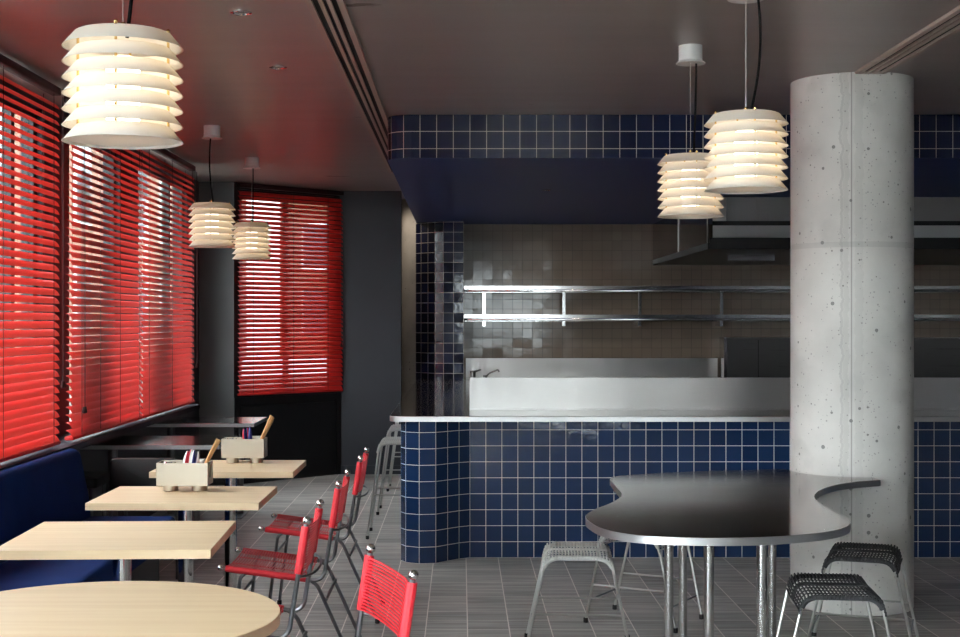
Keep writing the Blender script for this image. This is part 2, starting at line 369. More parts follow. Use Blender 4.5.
def offset(pts, d):
    n = len(pts); out = []
    for i in range(n):
        a = Vector(pts[i-1]); b = Vector(pts[i]); c = Vector(pts[(i+1) % n])
        t = ((c-b).normalized()+(b-a).normalized()).normalized(); out.append((b.x-t.y*d, b.y+t.x*d))
    return out
def fillet(pts, r, seg=5):
    pts = [Vector(p) for p in pts]; out = [pts[0]]
    for i in range(1, len(pts)-1):
        a, b, c = pts[i-1], pts[i], pts[i+1]
        rr = r[i-1] if isinstance(r, (list, tuple)) else r
        d1 = (a-b); d2 = (c-b); l = min(rr, d1.length*.49, d2.length*.49)
        p0 = b+d1.normalized()*l; p2 = b+d2.normalized()*l
        for k in range(seg+1):
            t = k/seg; out.append(p0*(1-t)**2+b*2*t*(1-t)+p2*t*t)
    out.append(pts[-1]); return out
def catmull(pts, seg=4):
    out = []; n = len(pts)
    for i in range(n):
        p0, p1, p2, p3 = [Vector(pts[j % n]) for j in (i-1, i, i+1, i+2)]
        for k in range(seg):
            t = k/seg
            out.append(.5*((2*p1)+(p2-p0)*t+(2*p0-5*p1+4*p2-p3)*t*t+(3*p1-p0-3*p2+p3)*t**3))
    return out

def tag(o, label, cat, group=None):
    o['label'] = label; o['category'] = cat
    if group: o['group'] = group
    return o
def empty(name, loc, rz, label, cat, group=None):
    o = bpy.data.objects.new(name, None); col.objects.link(o); o.location = loc; o.rotation_euler = (0, 0, rz)
    o.empty_display_size = .1
    return tag(o, label, cat, group)
def struct(o): o['kind'] = 'structure'; return o
KIDS = lambda o: [c for c in bpy.data.objects if c.parent == o]
def dup(root, loc, rz, label, group=None):
    def cp(o, par):
        kids = KIDS(o)
        c = o.copy(); col.objects.link(c)
        if par: c.parent = par
        for k in kids: cp(k, c)
        return c
    r = cp(root, None); r.location = loc; r.rotation_euler = (0, 0, rz); r['label'] = label
    if group: r['group'] = group
    return r

CZ = 2.72          # ceiling height
WX = -2.35         # window wall
RX = 5.4           # right wall
BY = -3.6          # wall behind the camera
# ------------------------------------------------------------------ setting
FP = [(WX-.2, BY-.2), (RX+.2, BY-.2), (RX+.2, 15.2), (-1.2, 15.2), (-1.2, 13.6), (-2.1, 12.7), (WX-.2, 12.7)]
struct(MB().prism(FP, -.12, 0).build('floor', M['floor_tile']))
struct(MB().prism(FP, CZ, CZ+.12).build('ceiling', M['ceiling']))
# left wall with window openings
opens = [(-3.4, -1.2), (-1.0, 1.5), (1.75, 4.5), (4.8, 7.85), (8.4, 9.65), (10.2, 12.0)]
w = MB(); T = .12; Z0, Z1 = .79, 2.66
w.box((WX-T, BY, 0), (WX, -3.4, Z0)); w.box((WX-T, -3.4, 0), (WX, 1.5, .3)); w.box((WX-T, 1.5, 0), (WX, 12.56, Z0)); w.box((WX-T, -1.2, .3), (WX, -1.0, Z0)); w.box((WX-T, BY, Z1), (WX, 12.56, CZ))
ys = [BY]+[v for o in opens for v in o]+[12.56]
for i in range(0, len(ys), 2): w.box((WX-T, ys[i], Z0), (WX, ys[i+1], Z1))
struct(w.build('wall_left', M['dark_wall']))
wn = 0
for i, (a, b) in enumerate(opens):
    wn += 1
    fr = MB(); X0, X1 = WX-.085, WX-.035; Z0 = .3 if i < 2 else .79
    fr.box((X0, a, Z0), (X1, a+.045, Z1)); fr.box((X0, b-.045, Z0), (X1, b, Z1)); fr.box((X0, a+.045, Z0), (X1, b-.045, Z0+.05)); fr.box((X0, a+.045, Z1-.05), (X1, b-.045, Z1))
    for mu in {2: (3.1,), 3: (7.45, 6.1), 5: (11.45,)}.get(i, ()): fr.box((X0, mu-.03, Z0+.05), (X1, mu+.03, Z1-.05))
    f = struct(fr.build('window_%d' % wn, M['dark_frame']))
    MB().box((WX-.063, a+.045, Z0+.05), (WX-.057, b-.045, Z1-.05)).build('pane', M['glass' if i < 2 else 'strong_dimming_glass' if i == 2 else 'dimming_glass'], f)
struct(MB().box((WX, 2.2, .772), (-2.085, 11.18, .806)).build('sill', M['sill']))
# far end walls
struct(MB().box((WX-T, 12.56, 0), (-2.037, 12.70, CZ)).build('wall_back_left', M['grey_wall']))
A = Vector((-2.037, 12.56)); B = Vector((-1.162, 13.45)); dirAB = (B-A).normalized(); nAB = Vector((dirAB.y, -dirAB.x)); LAB = (B-A).length
def ang(mb, s0, s1, t0, t1, z0, z1):
    p = [A+dirAB*s0-nAB*t1, A+dirAB*s0-nAB*t0, A+dirAB*s1-nAB*t0, A+dirAB*s1-nAB*t1]
    p = [(q.x, q.y) for q in p]
    ar = sum(p[i-1][0]*p[i][1]-p[i][0]*p[i-1][1] for i in range(4))
    mb.prism(p if ar > 0 else p[::-1], z0, z1)
w = MB(); ang(w, 0, LAB, 0, .1, 0, .80); ang(w, 0, LAB, 0, .1, 2.66, CZ); ang(w, 0, .06, 0, .1, .80, 2.66); ang(w, LAB-.06, LAB, 0, .1, .80, 2.66)
struct(w.build('wall_corner', M['black_panel']))
w = MB(); ang(w, .06, .11, .03, .07, .80, 2.66); ang(w, LAB-.11, LAB-.06, .03, .07, .80, 2.66); ang(w, .11, LAB-.11, .03, .07, .80, .86); ang(w, .11, LAB-.11, .03, .07, 2.6, 2.66); ang(w, LAB/2-.02, LAB/2+.02, .03, .07, .86, 2.6)
f = struct(w.build('window_7', M['dark_frame']))
w = MB(); ang(w, .11, LAB-.11, .047, .053, .86, 2.6); w.build('pane', M['strong_dimming_glass'], f)
w = MB(); ang(w, .07, LAB-.07, -.012, 0, .06, .70); ang(w, .0, .05, -.014, 0, 0, .78); ang(w, LAB-.05, LAB, -.014, 0, 0, .78); ang(w, 0.05, LAB-.05, -.014, 0, .72, .78)
struct(w.build('trim_1', M['black_panel']))
struct(MB().box((-1.162, 13.45, 0), (-.576, 13.57, CZ)).build('wall_back', M['dark_wall']))
struct(MB().box((-1.162, 13.437, 0), (-.576, 13.45, .085)).build('baseboard_back', M['dark_wall']))
struct(MB().box((-1.17, 14.95, 0), (RX, 15.1, CZ)).build('wall_rear', M['grey_wall']))
struct(MB().box((-1.17, 13.57, 0), (-1.07, 14.95, CZ)).build('wall_passage', M['grey_wall']))
struct(MB().box((RX, BY, 0), (RX+.15, 15.1, CZ)).build('wall_right', M['dark_wall']))
w = MB(); FX0, FX1, FZ0, FZ1 = .1, 2.0, 1.0, 2.45
w.box((WX, BY-.15, 0), (RX, BY, FZ0)); w.box((WX, BY-.15, FZ1), (RX, BY, CZ)); w.box((WX, BY-.15, FZ0), (FX0, BY, FZ1)); w.box((FX1, BY-.15, FZ0), (RX, BY, FZ1))
struct(w.build('wall_front', M['dark_wall']))
w = MB()
for x in (FX0, (FX0+FX1)/2-.03, FX1-.06): w.box((x, BY-.1, FZ0), (x+.06, BY-.05, FZ1))
w.box((FX0, BY-.1, FZ0), (FX1, BY-.05, FZ0+.06)); w.box((FX0, BY-.1, FZ1-.06), (FX1, BY-.05, FZ1))
f = struct(w.build('window_8', M['dark_frame'])); MB().box((FX0+.06, BY-.078, FZ0+.06), (FX1-.06, BY-.072, FZ1-.06)).build('pane', M['dimming_glass'], f)
# round concrete columns
def round_col(c, r, mat, name):
    mb = MB(); mb.lathe([(1e-4, 0), (r-.006, 0), (r, .006), (r, CZ), (1e-4, CZ)], (0, 0, 0), 96)
    return struct(mb.build(name, mat, loc=(c[0], c[1], 0)))
round_col((2.036, 7.3), .31, M['concrete'], 'concrete_column')
round_col((-.315, 14.52), .3, M['concrete_plain'], 'concrete_column')
# kitchen walls and soffit
w = MB(); WB = 14.3
w.wallstrip([(.02, WB), (RX, WB)], 0, 2.46, [0, (RX-.02)/.1015], (0-1.095)/.0995, (2.46-1.095)/.0995)
w.add([(.02, WB+.1, 0), (RX, WB+.1, 0), (RX, WB+.1, 2.46), (.02, WB+.1, 2.46), (.02, WB, 0), (RX, WB, 0), (RX, WB, 2.46), (.02, WB, 2.46)], [(1, 0, 3, 2), (0, 4, 7, 3), (1, 2, 6, 5), (3, 7, 6, 2)])
struct(w.build('wall_kitchen', M['brown_tile'], smooth=0))
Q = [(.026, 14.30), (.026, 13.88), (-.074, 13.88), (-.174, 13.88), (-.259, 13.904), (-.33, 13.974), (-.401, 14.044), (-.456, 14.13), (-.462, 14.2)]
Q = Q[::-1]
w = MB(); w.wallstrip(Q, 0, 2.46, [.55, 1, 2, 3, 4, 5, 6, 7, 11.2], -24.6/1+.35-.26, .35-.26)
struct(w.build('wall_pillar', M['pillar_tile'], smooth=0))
SB = 2.458
pts = [(-.45, 14.9), (-.45, 8.6)]+[(-.30-.15*math.cos(t), 8.60-.15*math.sin(t)) for t in (PI/10, PI/5, .3*PI, .4*PI, .5*PI)]+[(RX, 8.45)]
us = [0]
for a, b in zip(pts, pts[1:]): us.append(us[-1]+math.hypot(b[0]-a[0], b[1]-a[1])/.1005)
ref = us[-2]-(.048/.1005)      # a joint falls at x = -.348 on the unrolled face
us = [u-ref+math.ceil(ref) for u in us]
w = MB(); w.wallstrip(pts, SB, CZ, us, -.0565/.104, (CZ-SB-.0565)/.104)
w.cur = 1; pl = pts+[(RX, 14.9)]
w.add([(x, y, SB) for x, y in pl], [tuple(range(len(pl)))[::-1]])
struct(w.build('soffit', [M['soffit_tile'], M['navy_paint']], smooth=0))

# ------------------------------------------------------------------ outside
struct(MB().box((-30, -20, -.2), (WX-.2, 40, -.12)).build('pavement', M['pavement']))
struct(MB().box((WX-.2, -20, -.2), (40, BY-.2, -.12)).build('street', M['pavement']))
struct(MB().box((WX-.2, 15.2, -.2), (40, 40, -.12)).build('path', M['pavement']))
def house(loc, rz, L_, H, label, step, wc):
    b = empty('building', loc, rz, label, 'building')
    MB().box((-3, 0, 0), (0, L_, H)).build('wall', M[wc], b)
    MB().box((-3.2, -.2, H), (.2, L_+.2, H+.25)).build('roof', M['pavement'], b)
    y = .9
    while y < L_-1.8:
        for z in (1.0, 3.7):
            if z+1.9 > H: continue
            f = MB().box((0, y, z), (.05, y+1.3, z+1.9)).build('window', M['white_paint'], b)
            MB().box((.05, y+.08, z+.08), (.06, y+1.22, z+1.82)).build('pane', M['facade_window'], f)
        y += step
house((-8.5, 9.5, -.12), 0, 46, 6.4, 'peach rendered building across the street, glimpsed between the slats of the window row', 2.9, 'facade')
house((-7.5, 58, -.12), -PI/2, 12, 7.5, 'dun brick building closing the street, glimpsed through the corner blind', 2.3, 'facade_dark')
# ------------------------------------------------------------------ blinds
def blind(loc, rz, width, z0, z1, pitch, tilt, label, cordpos=(.12, .5, .88), pull=None):
    """hangs along local +y, room side is +x"""
    r = empty('venetian_blind', loc, rz, label, 'blind', None)
    MB().rbox((-.026, 0, z1-.04), (.026, width, z1), .006, 2, axis=1).build('headrail', M['blind_dark'], r)
    MB().rbox((-.024, .004, z0), (.024, width-.004, z0+.02), .006, 2, axis=1).build('bottom_rail', M['blind'], r)
    s = MB(); n = int((z1-.07-z0-.03)/pitch); hw = .026
    for i in range(n+1):
        zc = z0+.035+i*pitch; P = []
        for k in range(5):
            t = (k/4-.5)*2; xx = t*hw; zz = .0075*(1-t*t)
            P.append((xx*math.cos(tilt)+zz*math.sin(tilt), zc-xx*math.sin(tilt)+zz*math.cos(tilt)))
        e = random.uniform(-.002, .002)
        vs = [(x, .003+e, z) for x, z in P]+[(x, width-.003+e, z) for x, z in P]
        s.add(vs, [(k, k+1, k+6, k+5) for k in range(4)])
    s.build('slats', M['blind'], r)
    c = MB()
    for cp in cordpos:
        for x in (-.027, .027): c.tube([(x, cp*width, z0+.02), (x, cp*width, z1-.05)], .0018, 5)
    c.build('ladder_cords', M['blind_dark'], r)
    if pull:
        y, zl = pull
        p = MB()
        for dy in (-.012, .012): p.tube([(.04, y+dy*.4, z1-.05), (.04, y+dy, z1-.4), (.042, y+dy, zl)], .002, 5)
        p.lathe([(.001, .03), (.006, .028), (.011, 0), (.009, -.006), (.001, -.008)], (.042, y-.012, zl-.03), 10)
        p.lathe([(.001, .03), (.006, .028), (.011, 0), (.009, -.006), (.001, -.008)], (.042, y+.012, zl-.03), 10)
        p.build('pull_cord', M['blind_dark'], r)
    return r
TI = math.radians(45)
BZ0, BZ1 = .826, 2.70
blind((-2.13, 5.42, 0), 0, 1.95, BZ0, BZ1, .0425, TI, 'red venetian blind cut off by the left picture edge, first of the window row', (.2, .52, .93), (1.93, 1.16))
blind((-2.13, 7.60, 0), 0, 1.68, BZ0, BZ1, .0425, TI, 'red venetian blind with a long dark pull cord, middle of the window row', (.1, .34, .62, .93), (.17, 1.0))
blind((-2.13, 9.30, 0), 0, 1.80, BZ0, BZ1, .0425, TI, 'red venetian blind at the far end of the window row, ending near the dark corner', (.08, .5, .92), (1.78, 1.14))
a4 = math.atan2(dirAB.y, dirAB.x)-PI/2
p4 = A+dirAB*.015+nAB*.045
blind((p4.x, p4.y, 0), a4, LAB-.03, .80, 2.71, .0425, math.radians(47), 'dark red venetian blind on the angled corner wall behind the two small lamps', (.12, .5, .84), (LAB-.06, 1.26))

# ------------------------------------------------------------------ ceiling fittings
def grille(x0, x1, y0, y1, label):
    g = empty('ceiling_grille', ((x0+x1)/2, y0, CZ), 0, label, 'vent')
    hw = (x1-x0)/2; L_ = y1-y0
    f = MB(); f.box((-hw, 0, -.014), (-hw+.026, L_, 0)); f.box((hw-.026, 0, -.014), (hw, L_, 0)); f.box((-hw+.026, 0, -.014), (hw-.026, .02, 0)); f.box((-hw+.026, L_-.02, -.014), (hw-.026, L_, 0))
    f.build('frame', M['grille'], g)
    inn = 2*hw-.052; MB().box((-hw+.026, .02, -.003), (hw-.026, L_-.02, -.0005)).build('backing', M['black'], g)
    s = MB()
    for k in (1, 2):
        c = -hw+.026+inn*k/3; s.box((c-.008, .02, -.012), (c+.008, L_-.02, -.003))
    s.build('blades', M['grille'], g)
grille(-.602, -.452, .6, 11.68, 'long three-slot air grille in the ceiling beside the tiled soffit')
grille(1.965, 2.115, .6, 6.98, 'short pale air grille in the ceiling running into the concrete column')
def downlight(x, y, z, r, label, on=False):
    d = empty('downlight', (x, y, z), 0, label, 'ceiling light')
    MB().lathe([(r*.72, -.001), (r*.78, -.006), (r, -.004), (r, -.0002), (r*.72, -.0002)], n=28).build('trim_ring', M['chrome'], d)
    MB().lathe([(1e-4, -.001), (r*.72, -.001)], n=28).build('lens', M['lamp_on'] if on else M['steel_dark'], d)
    return d
downlight(-.886, 5.64, CZ, .0435, 'recessed steel downlight, the one nearer the viewer on the left ceiling')
downlight(-.896, 6.86, CZ, .0435, 'recessed steel downlight, the farther one on the left ceiling')
downlight(.64, 10.5, SB, .035, 'tiny recessed downlight in the navy underside of the soffit')

# pendant lamps
def pendant(x, y, z0, label, cord_dx=.02, bend=.0):
    r = empty('pendant_lamp', (x, y, z0), 0, label, 'lamp', 'white tiered pendant lamps')
    P = .0396
    for i in range(7):
        z = i*P; s = MB(); h = .0385; rb, rt = .150, .1165
        prof = [(rb, z), (rb-.0012, z+.001), (rt+(rb-rt)*.08, z+h*.93), (rt, z+h), (rt-.002, z+h), (rt-.002+(rb-rt)*.08, z+h*.92), (rb-.004, z+.0008)]
        if i == 6:
            s.lathe([(rb, z), (rb-.0012, z+.001), (rt+.003, z+h*.93), (rt-.006, z+h+.001), (1e-4, z+h+.002)], n=56)
            s.lathe([(1e-4, z+h-.001), (rt-.006, z+h-.002), (rt, z+h*.9), (rb-.004, z+.0008), (rb, z)], n=56)
        else: s.lathe(prof, n=56, close=True)
        s.build('shade_ring', M['shade'], r)
    s = MB(); s.lathe([(1e-4, .006), (.143, .006), (.143, .008), (1e-4, .008)], n=48); s.build('diffuser', M['diffuser'], r)
    s = MB(); s.lathe([(1e-4, .05), (.036, .05), (.042, .058), (.042, .205), (.036, .213), (1e-4, .213)], n=24); s.build('bulb', M['bulb'], r)
    s = MB()
    for k in range(4):
        t = PI/2*k-PI/2+.08; s.cyl((.112*math.cos(t), .112*math.sin(t)), .0035, .01, .285, 8)
        s.ball((.112*math.cos(t), .112*math.sin(t), .282), .0055, 8, 6)
    s.build('spacer_rods', M['brass'], r)
    top = CZ-z0
    s = MB(); s.cyl((0, 0), .006, .273, .297, 10); s.ball((0, 0, .296), .008, 10, 6); s.build('hanger', M['brass'], r)
    MB().tube([(0, 0, .29), (0, 0, top-.075)], .0012, 6).build('suspension_cable', M['cable'], r)
    n = 14; pts = [Vector((.012+cord_dx*math.sin(k/n*PI/2)+bend*math.sin(k/n*PI), -.008, .262+(top-.075-.262)*k/n)) for k in range(n+1)]
    MB().tube(pts, .0048, 8).build('flex', M['flex'], r)
    s = MB(); s.lathe([(1e-4, top-.082), (.066, top-.082), (.066, top-.079), (.053, top-.068), (.053, top-.0005), (1e-4, top-.0005)], n=36); s.build('ceiling_rose', M['white_paint'], r)
    return r
lamps = [(-.852, 3.53, 1.928, 'large looking white tiered pendant lamp at upper left, closest to the viewer', .014, .01),
         (1.03, 5.06, 1.948, 'white tiered pendant lamp beside the concrete column, the closer of that pair', .03, .015),
         (1.038, 6.33, 1.947, 'white tiered pendant lamp partly hidden behind another in front of the soffit', .012, 0),
         (-1.59, 8.94, 1.947, 'white tiered pendant lamp left of the one before the corner blind', -.02, -.01),
         (-1.60, 10.7, 1.945, 'smallest looking white tiered pendant lamp, hanging in front of the corner blind', 0, 0)]
for a in lamps: pendant(*a)

# ------------------------------------------------------------------ tiled counter
Pq = [(-.371, 8.63), (-.338, 8.55), (-.254, 8.50), (-.153, 8.52), (-.082, 8.60), (-.012, 8.672), (.055, 8.72)]
cr = [(.12, 13.1), (.12, 8.98), (-.08, 8.98), (-.20, 8.96), (-.29, 8.90), (-.35, 8.82), (-.375, 8.73)]+Pq+[(RX-.005, 8.72)]
cu = [-44, -6.4, -4.8, -3.5, -2.4, -1.45, -.9, 0, 1, 2, 3, 4, 5, 6, 6+(RX-.055)/.0998]
ct = empty('tiled_counter', (0, 0, 0), 0, 'navy blue tiled bar counter with white grout and a rounded left end', 'counter')
w = MB(); w.wallstrip(cr, 0, .868, cu, 0, .868/.0995)
w.build('tiled_front', M['navy_tile'], ct, smooth=0)
w = MB(); w.wallstrip([(RX-.005, 8.95), (.45, 8.95), (.45, 13.1), (.12, 13.1)], 0, .868, [0, 1, 2, 3], 0, 1)
w.build('carcass', M['steel_dark'], ct, smooth=0)
wt = empty('steel_worktop', (0, 0, .868), 0, 'stainless steel bar worktop running along the tiled counter', 'worktop')
def arc(cx, cy, r, a0, a1, n=6): return [(cx+r*math.cos(a0+(a1-a0)*k/n), cy+r*math.sin(a0+(a1-a0)*k/n)) for k in range(n+1)]
ol = arc(-.353, 8.50, .08, PI, 1.5*PI)+[(RX-.005, 8.42), (RX-.005, 9.05), (.5, 9.05), (.5, 13.5), (.02, 13.5), (.02, 13.86), (-.433, 13.86)]
w = MB(); w.prism(ol, 0, .032, .003)
for i, f in enumerate(w.f): w.mi[i] = 1 if len(f) == 4 else 0
w.build('top', [M['steel'], M['steel_rim']], wt)
w = MB(); w.box((.055, 9.02, .032), (RX-.005, 9.05, .24)); w.box((.055, 9.0, .033), (RX-.005, 9.02, .040)); w.build('upstand', M['steel_v'], wt)

# ------------------------------------------------------------------ kitchen
bb = empty('back_bench', (0, 0, 0), 0, 'stainless steel back bench with splashback along the taupe tiled kitchen wall', 'bench')
w = MB(); w.box((.05, 13.62, .12), (2.55, 14.26, .86)); w.build('carcass', M['steel_dark'], bb)
MB().box((.035, 13.58, .86), (2.62, 14.299, .9)).build('top', M['steel'], bb)
tag(MB().box((.05, -.014, .0005), (2.615, .014, .19)).build('splashback', M['steel_v'], loc=(0, 14.284, .9)), 'stainless steel splashback strip behind the bench on the taupe tiled wall', 'splashback')
w = MB()
for x in (.15, 1.3, 2.45):
    for y in (13.7, 14.2): w.cyl((x, y), .025, 0, .12, 10)
w.build('feet', M['rod'], bb)
tp = empty('mixer_tap', (.12, 13.95, .9005), 0, 'dark mixer tap with a curved spout on the back bench', 'tap')
w = MB(); w.cyl((0, 0), .026, 0, .07, 16, .004); w.build('body', M['steel_dark'], tp)
w = MB(); w.tube(fillet([(.12, 0, .0), (.16, 0, .05), (.25, 0, .085), (.26, 0, .062)], .03), .0085, 8); w.cyl((.12, 0), .02, 0, .03, 12); w.build('spout', M['steel_dark'], tp)
w = MB(); w.tube([(-.03, 0, .06), (.02, 0, .066), (.08, -.01, .085)], [.012, .012, .006], 8); w.build('lever', M['steel_dark'], tp)
ck = empty('steel_cabinet', (2.636, 14.03, 0), 0, 'dark steel wall cabinet with a bright left flange, behind the concrete column', 'cabinet')
MB().box((.03, 0, .8), (2.7, .25, 1.30)).build('body', M['steel_dark'], ck)
MB().box((0, -.005, .8), (.03, .25, 1.305)).build('flange', M['steel'], ck)
MB().box((.34, -.004, .82), (.345, 0, 1.28)).build('seam', M['black'], ck)
MB().box((.03, 0, 0), (2.7, .24, .8)).build('base', M['steel_dark'], ck)
for z, lb in ((1.755, 'long steel wall shelf, the upper of the two on the taupe tiles'), (1.468, 'long steel wall shelf, the lower of the two on the taupe tiles')):
    sh = empty('wall_shelf', (.03, 14.0, z), 0, lb, 'shelf', 'steel wall shelves in the kitchen')
    w = MB(); w.box((0, 0, .05), (5.2, .29, .066)); w.box((0, 0, .0), (5.2, .012, .05)); w.build('board', M['steel'], sh)
    w = MB(); w.rbox((0, -.016, .004), (5.2, 0, .03), .006, 3, axis=0); w.build('rail', M['steel'], sh)
    for x in (.2, 1.0, 1.76, 2.58, 3.5, 4.4):
        if z > 1.7:
            w = MB(); w.box((x-.015, .01, -.22), (x+.015, .03, .0)); w.ball((x, .008, -.02), .006, 8, 6); w.ball((x, .008, -.2), .006, 8, 6); w.build('bracket', M['steel'], sh)
        else:
            w = MB(); w.box((x-.015, .03, -.05), (x+.015, .29, .05)); w.build('bracket', M['steel'], sh)
hd = empty('range_hood', (1.95, 11.05, 2.04), 0, 'large dark extraction hood hung below the navy soffit in the kitchen', 'hood')
w = MB(); w.box((0, 0, 0), (3.4, 3.2, .012)); w.box((0, 0, .012), (.012, 3.2, .05)); w.box((.012, 0, .012), (3.4, .012, .09)); w.build('canopy', M['hood'], hd)
MB().box((.05, .06, .09), (3.4, .08, .19)).build('lower_panel', M['steel_v'], hd)
MB().box((.05, .05, .19), (3.4, .09, .225)).build('lip', M['black'], hd)
MB().box((.16, .06, .225), (3.4, .08, .415)).build('ribbed_panel', M['rib'], hd)
MB().box((.05, .06, .225), (.155, .08, .415)).build('corner_panel', M['steel_v'], hd)
MB().box((.0, .03, .05), (.012, 3.2, .413)).build('side_panel', M['hood_side'], hd)
for dy in (.012, 1.5): MB().box((-.006, dy, .05), (-.0005, dy+.01, .413)).build('seam_strip', M['rod'], hd)
MB().box((.35, 1.0, -.05), (.75, 1.05, .0)).build('baffle', M['steel'], hd)

# ------------------------------------------------------------------ wavy steel table
TZ = .695
front = [(.735,6.91),(.728,6.53),(.727,6.36),(.703,6.2),(.638,6.0),(.566,5.84),(.518,5.70),(.498,5.6),(.496,5.48),(.525,5.29),(.587,5.165),(.676,5.095),(.792,5.062),(.909,5.048),(1.032,5.055),(1.159,5.085),(1.295,5.148),(1.386,5.216),(1.465,5.317),(1.515,5.44),(1.537,5.57),(1.533,5.763),(1.537,5.973),(1.559,6.16),(1.598,6.31),(1.672,6.49),(1.795,6.68),(1.915,6.79)]
sm = []
n = len(front)
for i in range(n-1):
    p0 = Vector(front[max(0, i-1)]); p1 = Vector(front[i]); p2 = Vector(front[i+1]); p3 = Vector(front[min(n-1, i+2)])
    for k in range(4):
        t = k/4; sm.append(.5*((2*p1)+(p2-p0)*t+(2*p0-5*p1+4*p2-p3)*t*t+(3*p1-p0-3*p2+p3)*t**3))
sm.append(Vector(front[-1]))
ol = [(p.x, p.y) for p in sm]+[(2.045, 6.86), (2.06, 6.875)]
ol += [(2.036+.3125*math.cos(t), 7.3+.3125*math.sin(t)) for t in [math.radians(d) for d in range(-86, -190, -8)]]
ol += [(1.70, 7.37), (1.6, 7.36), (1.5, 7.33), (1.35, 7.30), (1.2, 7.26), (1.03, 7.19), (.9, 7.12), (.80, 7.06), (.752, 7.0)]
wtb = empty('wavy_table', (0, 0, 0), 0, 'wavy edged stainless steel table against the concrete column', 'table')
w = MB(); w.prism(ol, TZ-.030, TZ, .002)
for i, f in enumerate(w.f): w.mi[i] = 1 if len(f) == 4 else 0
w.build('tabletop', [M['steel_top'], M['steel_rim']], wtb, smooth=40)
for x, y in ((.883, 5.95), (1.03, 6.5), (.956, 5.4), (1.138, 5.3), (1.444, 6.5)):
    w = MB(); w.cyl((x, y), .020, 0, TZ-.030, 20); w.cyl((x, y), .03, 0, .004, 20); w.build('leg', M['steel_leg'], wtb)

# ------------------------------------------------------------------ stools
def stool(loc, rz, label, cord, seat=.45, D=.40, Wt=.275, Wb=.465, name='woven_stool', cat='stool', group=None, rung=.19, link=.115):
    """two inverted-U rods across local x, spaced along local y"""
    s = empty(name, loc, rz, label, cat, group)
    zt = seat-.012
    def xw(z): return Wt/2+(Wb-Wt)/2*(1-z/zt)
    for sy in (-1, 1):
        yt, yb = sy*D/2, sy*(D/2-.012)
        pts = fillet([(-Wb/2, yb, .012), (-Wt/2-.004, yt, zt), (Wt/2+.004, yt, zt), (Wb/2, yb, .012)], .06, 6)
        MB().tube(pts, .007, 8).build('frame', M['rod'], s)
        # cord bound round the top tube
        MB().tube([p for p in pts if p.z > zt-.055], .0105, 8).build('binding', cord, s)
        for sx in (-1, 1):
            MB().cyl((sx*Wb/2, yb), .0115, 0, .024, 10, .002).build('rubber_foot', M['rubber'], s)
        yy = yb+(yt-yb)*rung/zt
        MB().tube([(-xw(rung), yy, rung), (xw(rung), yy, rung)], .0052, 6).build('rung', M['rod'], s)
    for sx in (-1, 1):
        MB().tube([(sx*xw(link), -D/2+.01, link), (sx*xw(link), D/2-.01, link)], .0045, 6).build('rung', M['gunmetal'], s)
    # woven seat follows the profile of the U
    prof = fillet([(-Wt/2-.02, 0, zt-.06), (-Wt/2-.004, 0, zt), (Wt/2+.004, 0, zt), (Wt/2+.02, 0, zt-.06)], .05, 6)
    L_ = [0]
    for a, b in zip(prof, prof[1:]): L_.append(L_[-1]+(b-a).length)
    def at(d):
        for i in range(len(prof)-1):
            if L_[i+1] >= d or i == len(prof)-2:
                t = (d-L_[i])/(L_[i+1]-L_[i]); return prof[i].lerp(prof[i+1], t)
    w = MB(); n = int(L_[-1]/.0135)
    for i in range(n+1):
        p = at(L_[-1]*i/n)
        for dz in (.011,):
            w.tube([(p.x, -D/2-.0125, p.z-.004), (p.x, -D/2-.006, p.z+dz-.001), (p.x+.002, -D/6, p.z+dz-.006), (p.x-.002, D/6, p.z+dz-.006), (p.x, D/2+.006, p.z+dz-.001), (p.x, D/2+.0125, p.z-.004)], .0038, 5, cap=False)
    for yy in (-.02, .02):
        for k in (-.006, .006):
            w.tube([(q.x, yy*D/.8+k, q.z+.008) for q in [at(L_[-1]*j/18) for j in range(19)]], .0034, 5)
    for yy in [-.5+.125*j for j in range(1, 8)]:
        w.tube([(q.x, yy*D, q.z+.004) for q in [at(L_[-1]*j/18) for j in range(19)]], .0024, 4)
    w.build('woven_seat', cord, s)
    return s
G = 'woven stools around the wavy steel table'
stool((.525, 6.31, 0), math.radians(-4), 'pale grey woven stool standing clear at the left of the wavy table', M['grey_cord'], group=G, D=.39)
stool((.90, 6.89, 0), math.radians(-29.5), 'woven stool mostly hidden behind the wavy table', M['grey_cord'], group=G, D=.38)
stool((1.457, 5.47, 0), math.radians(-7), 'charcoal woven stool nearest the viewer, right of the wavy table', M['black_cord'], group=G, D=.44)
stool((1.80, 6.27, 0), math.radians(-20), 'charcoal woven stool directly before the concrete column', M['black_cord'], group=G, D=.40)
G = 'tall grey bar stools at the counter end'
for y, lb in ((9.64, 'tall grey bar stool at the counter end, first of the row of three'), (10.82, 'tall grey bar stool, second in the row of three behind the counter end'), (12.28, 'tall grey bar stool, last in the row of three behind the counter end')):
    stool((-.395, y, 0), 0, lb, M['grey_cord'], seat=.66, D=.40, Wt=.30, Wb=.475, name='bar_stool', group=G, rung=.30, link=.24)

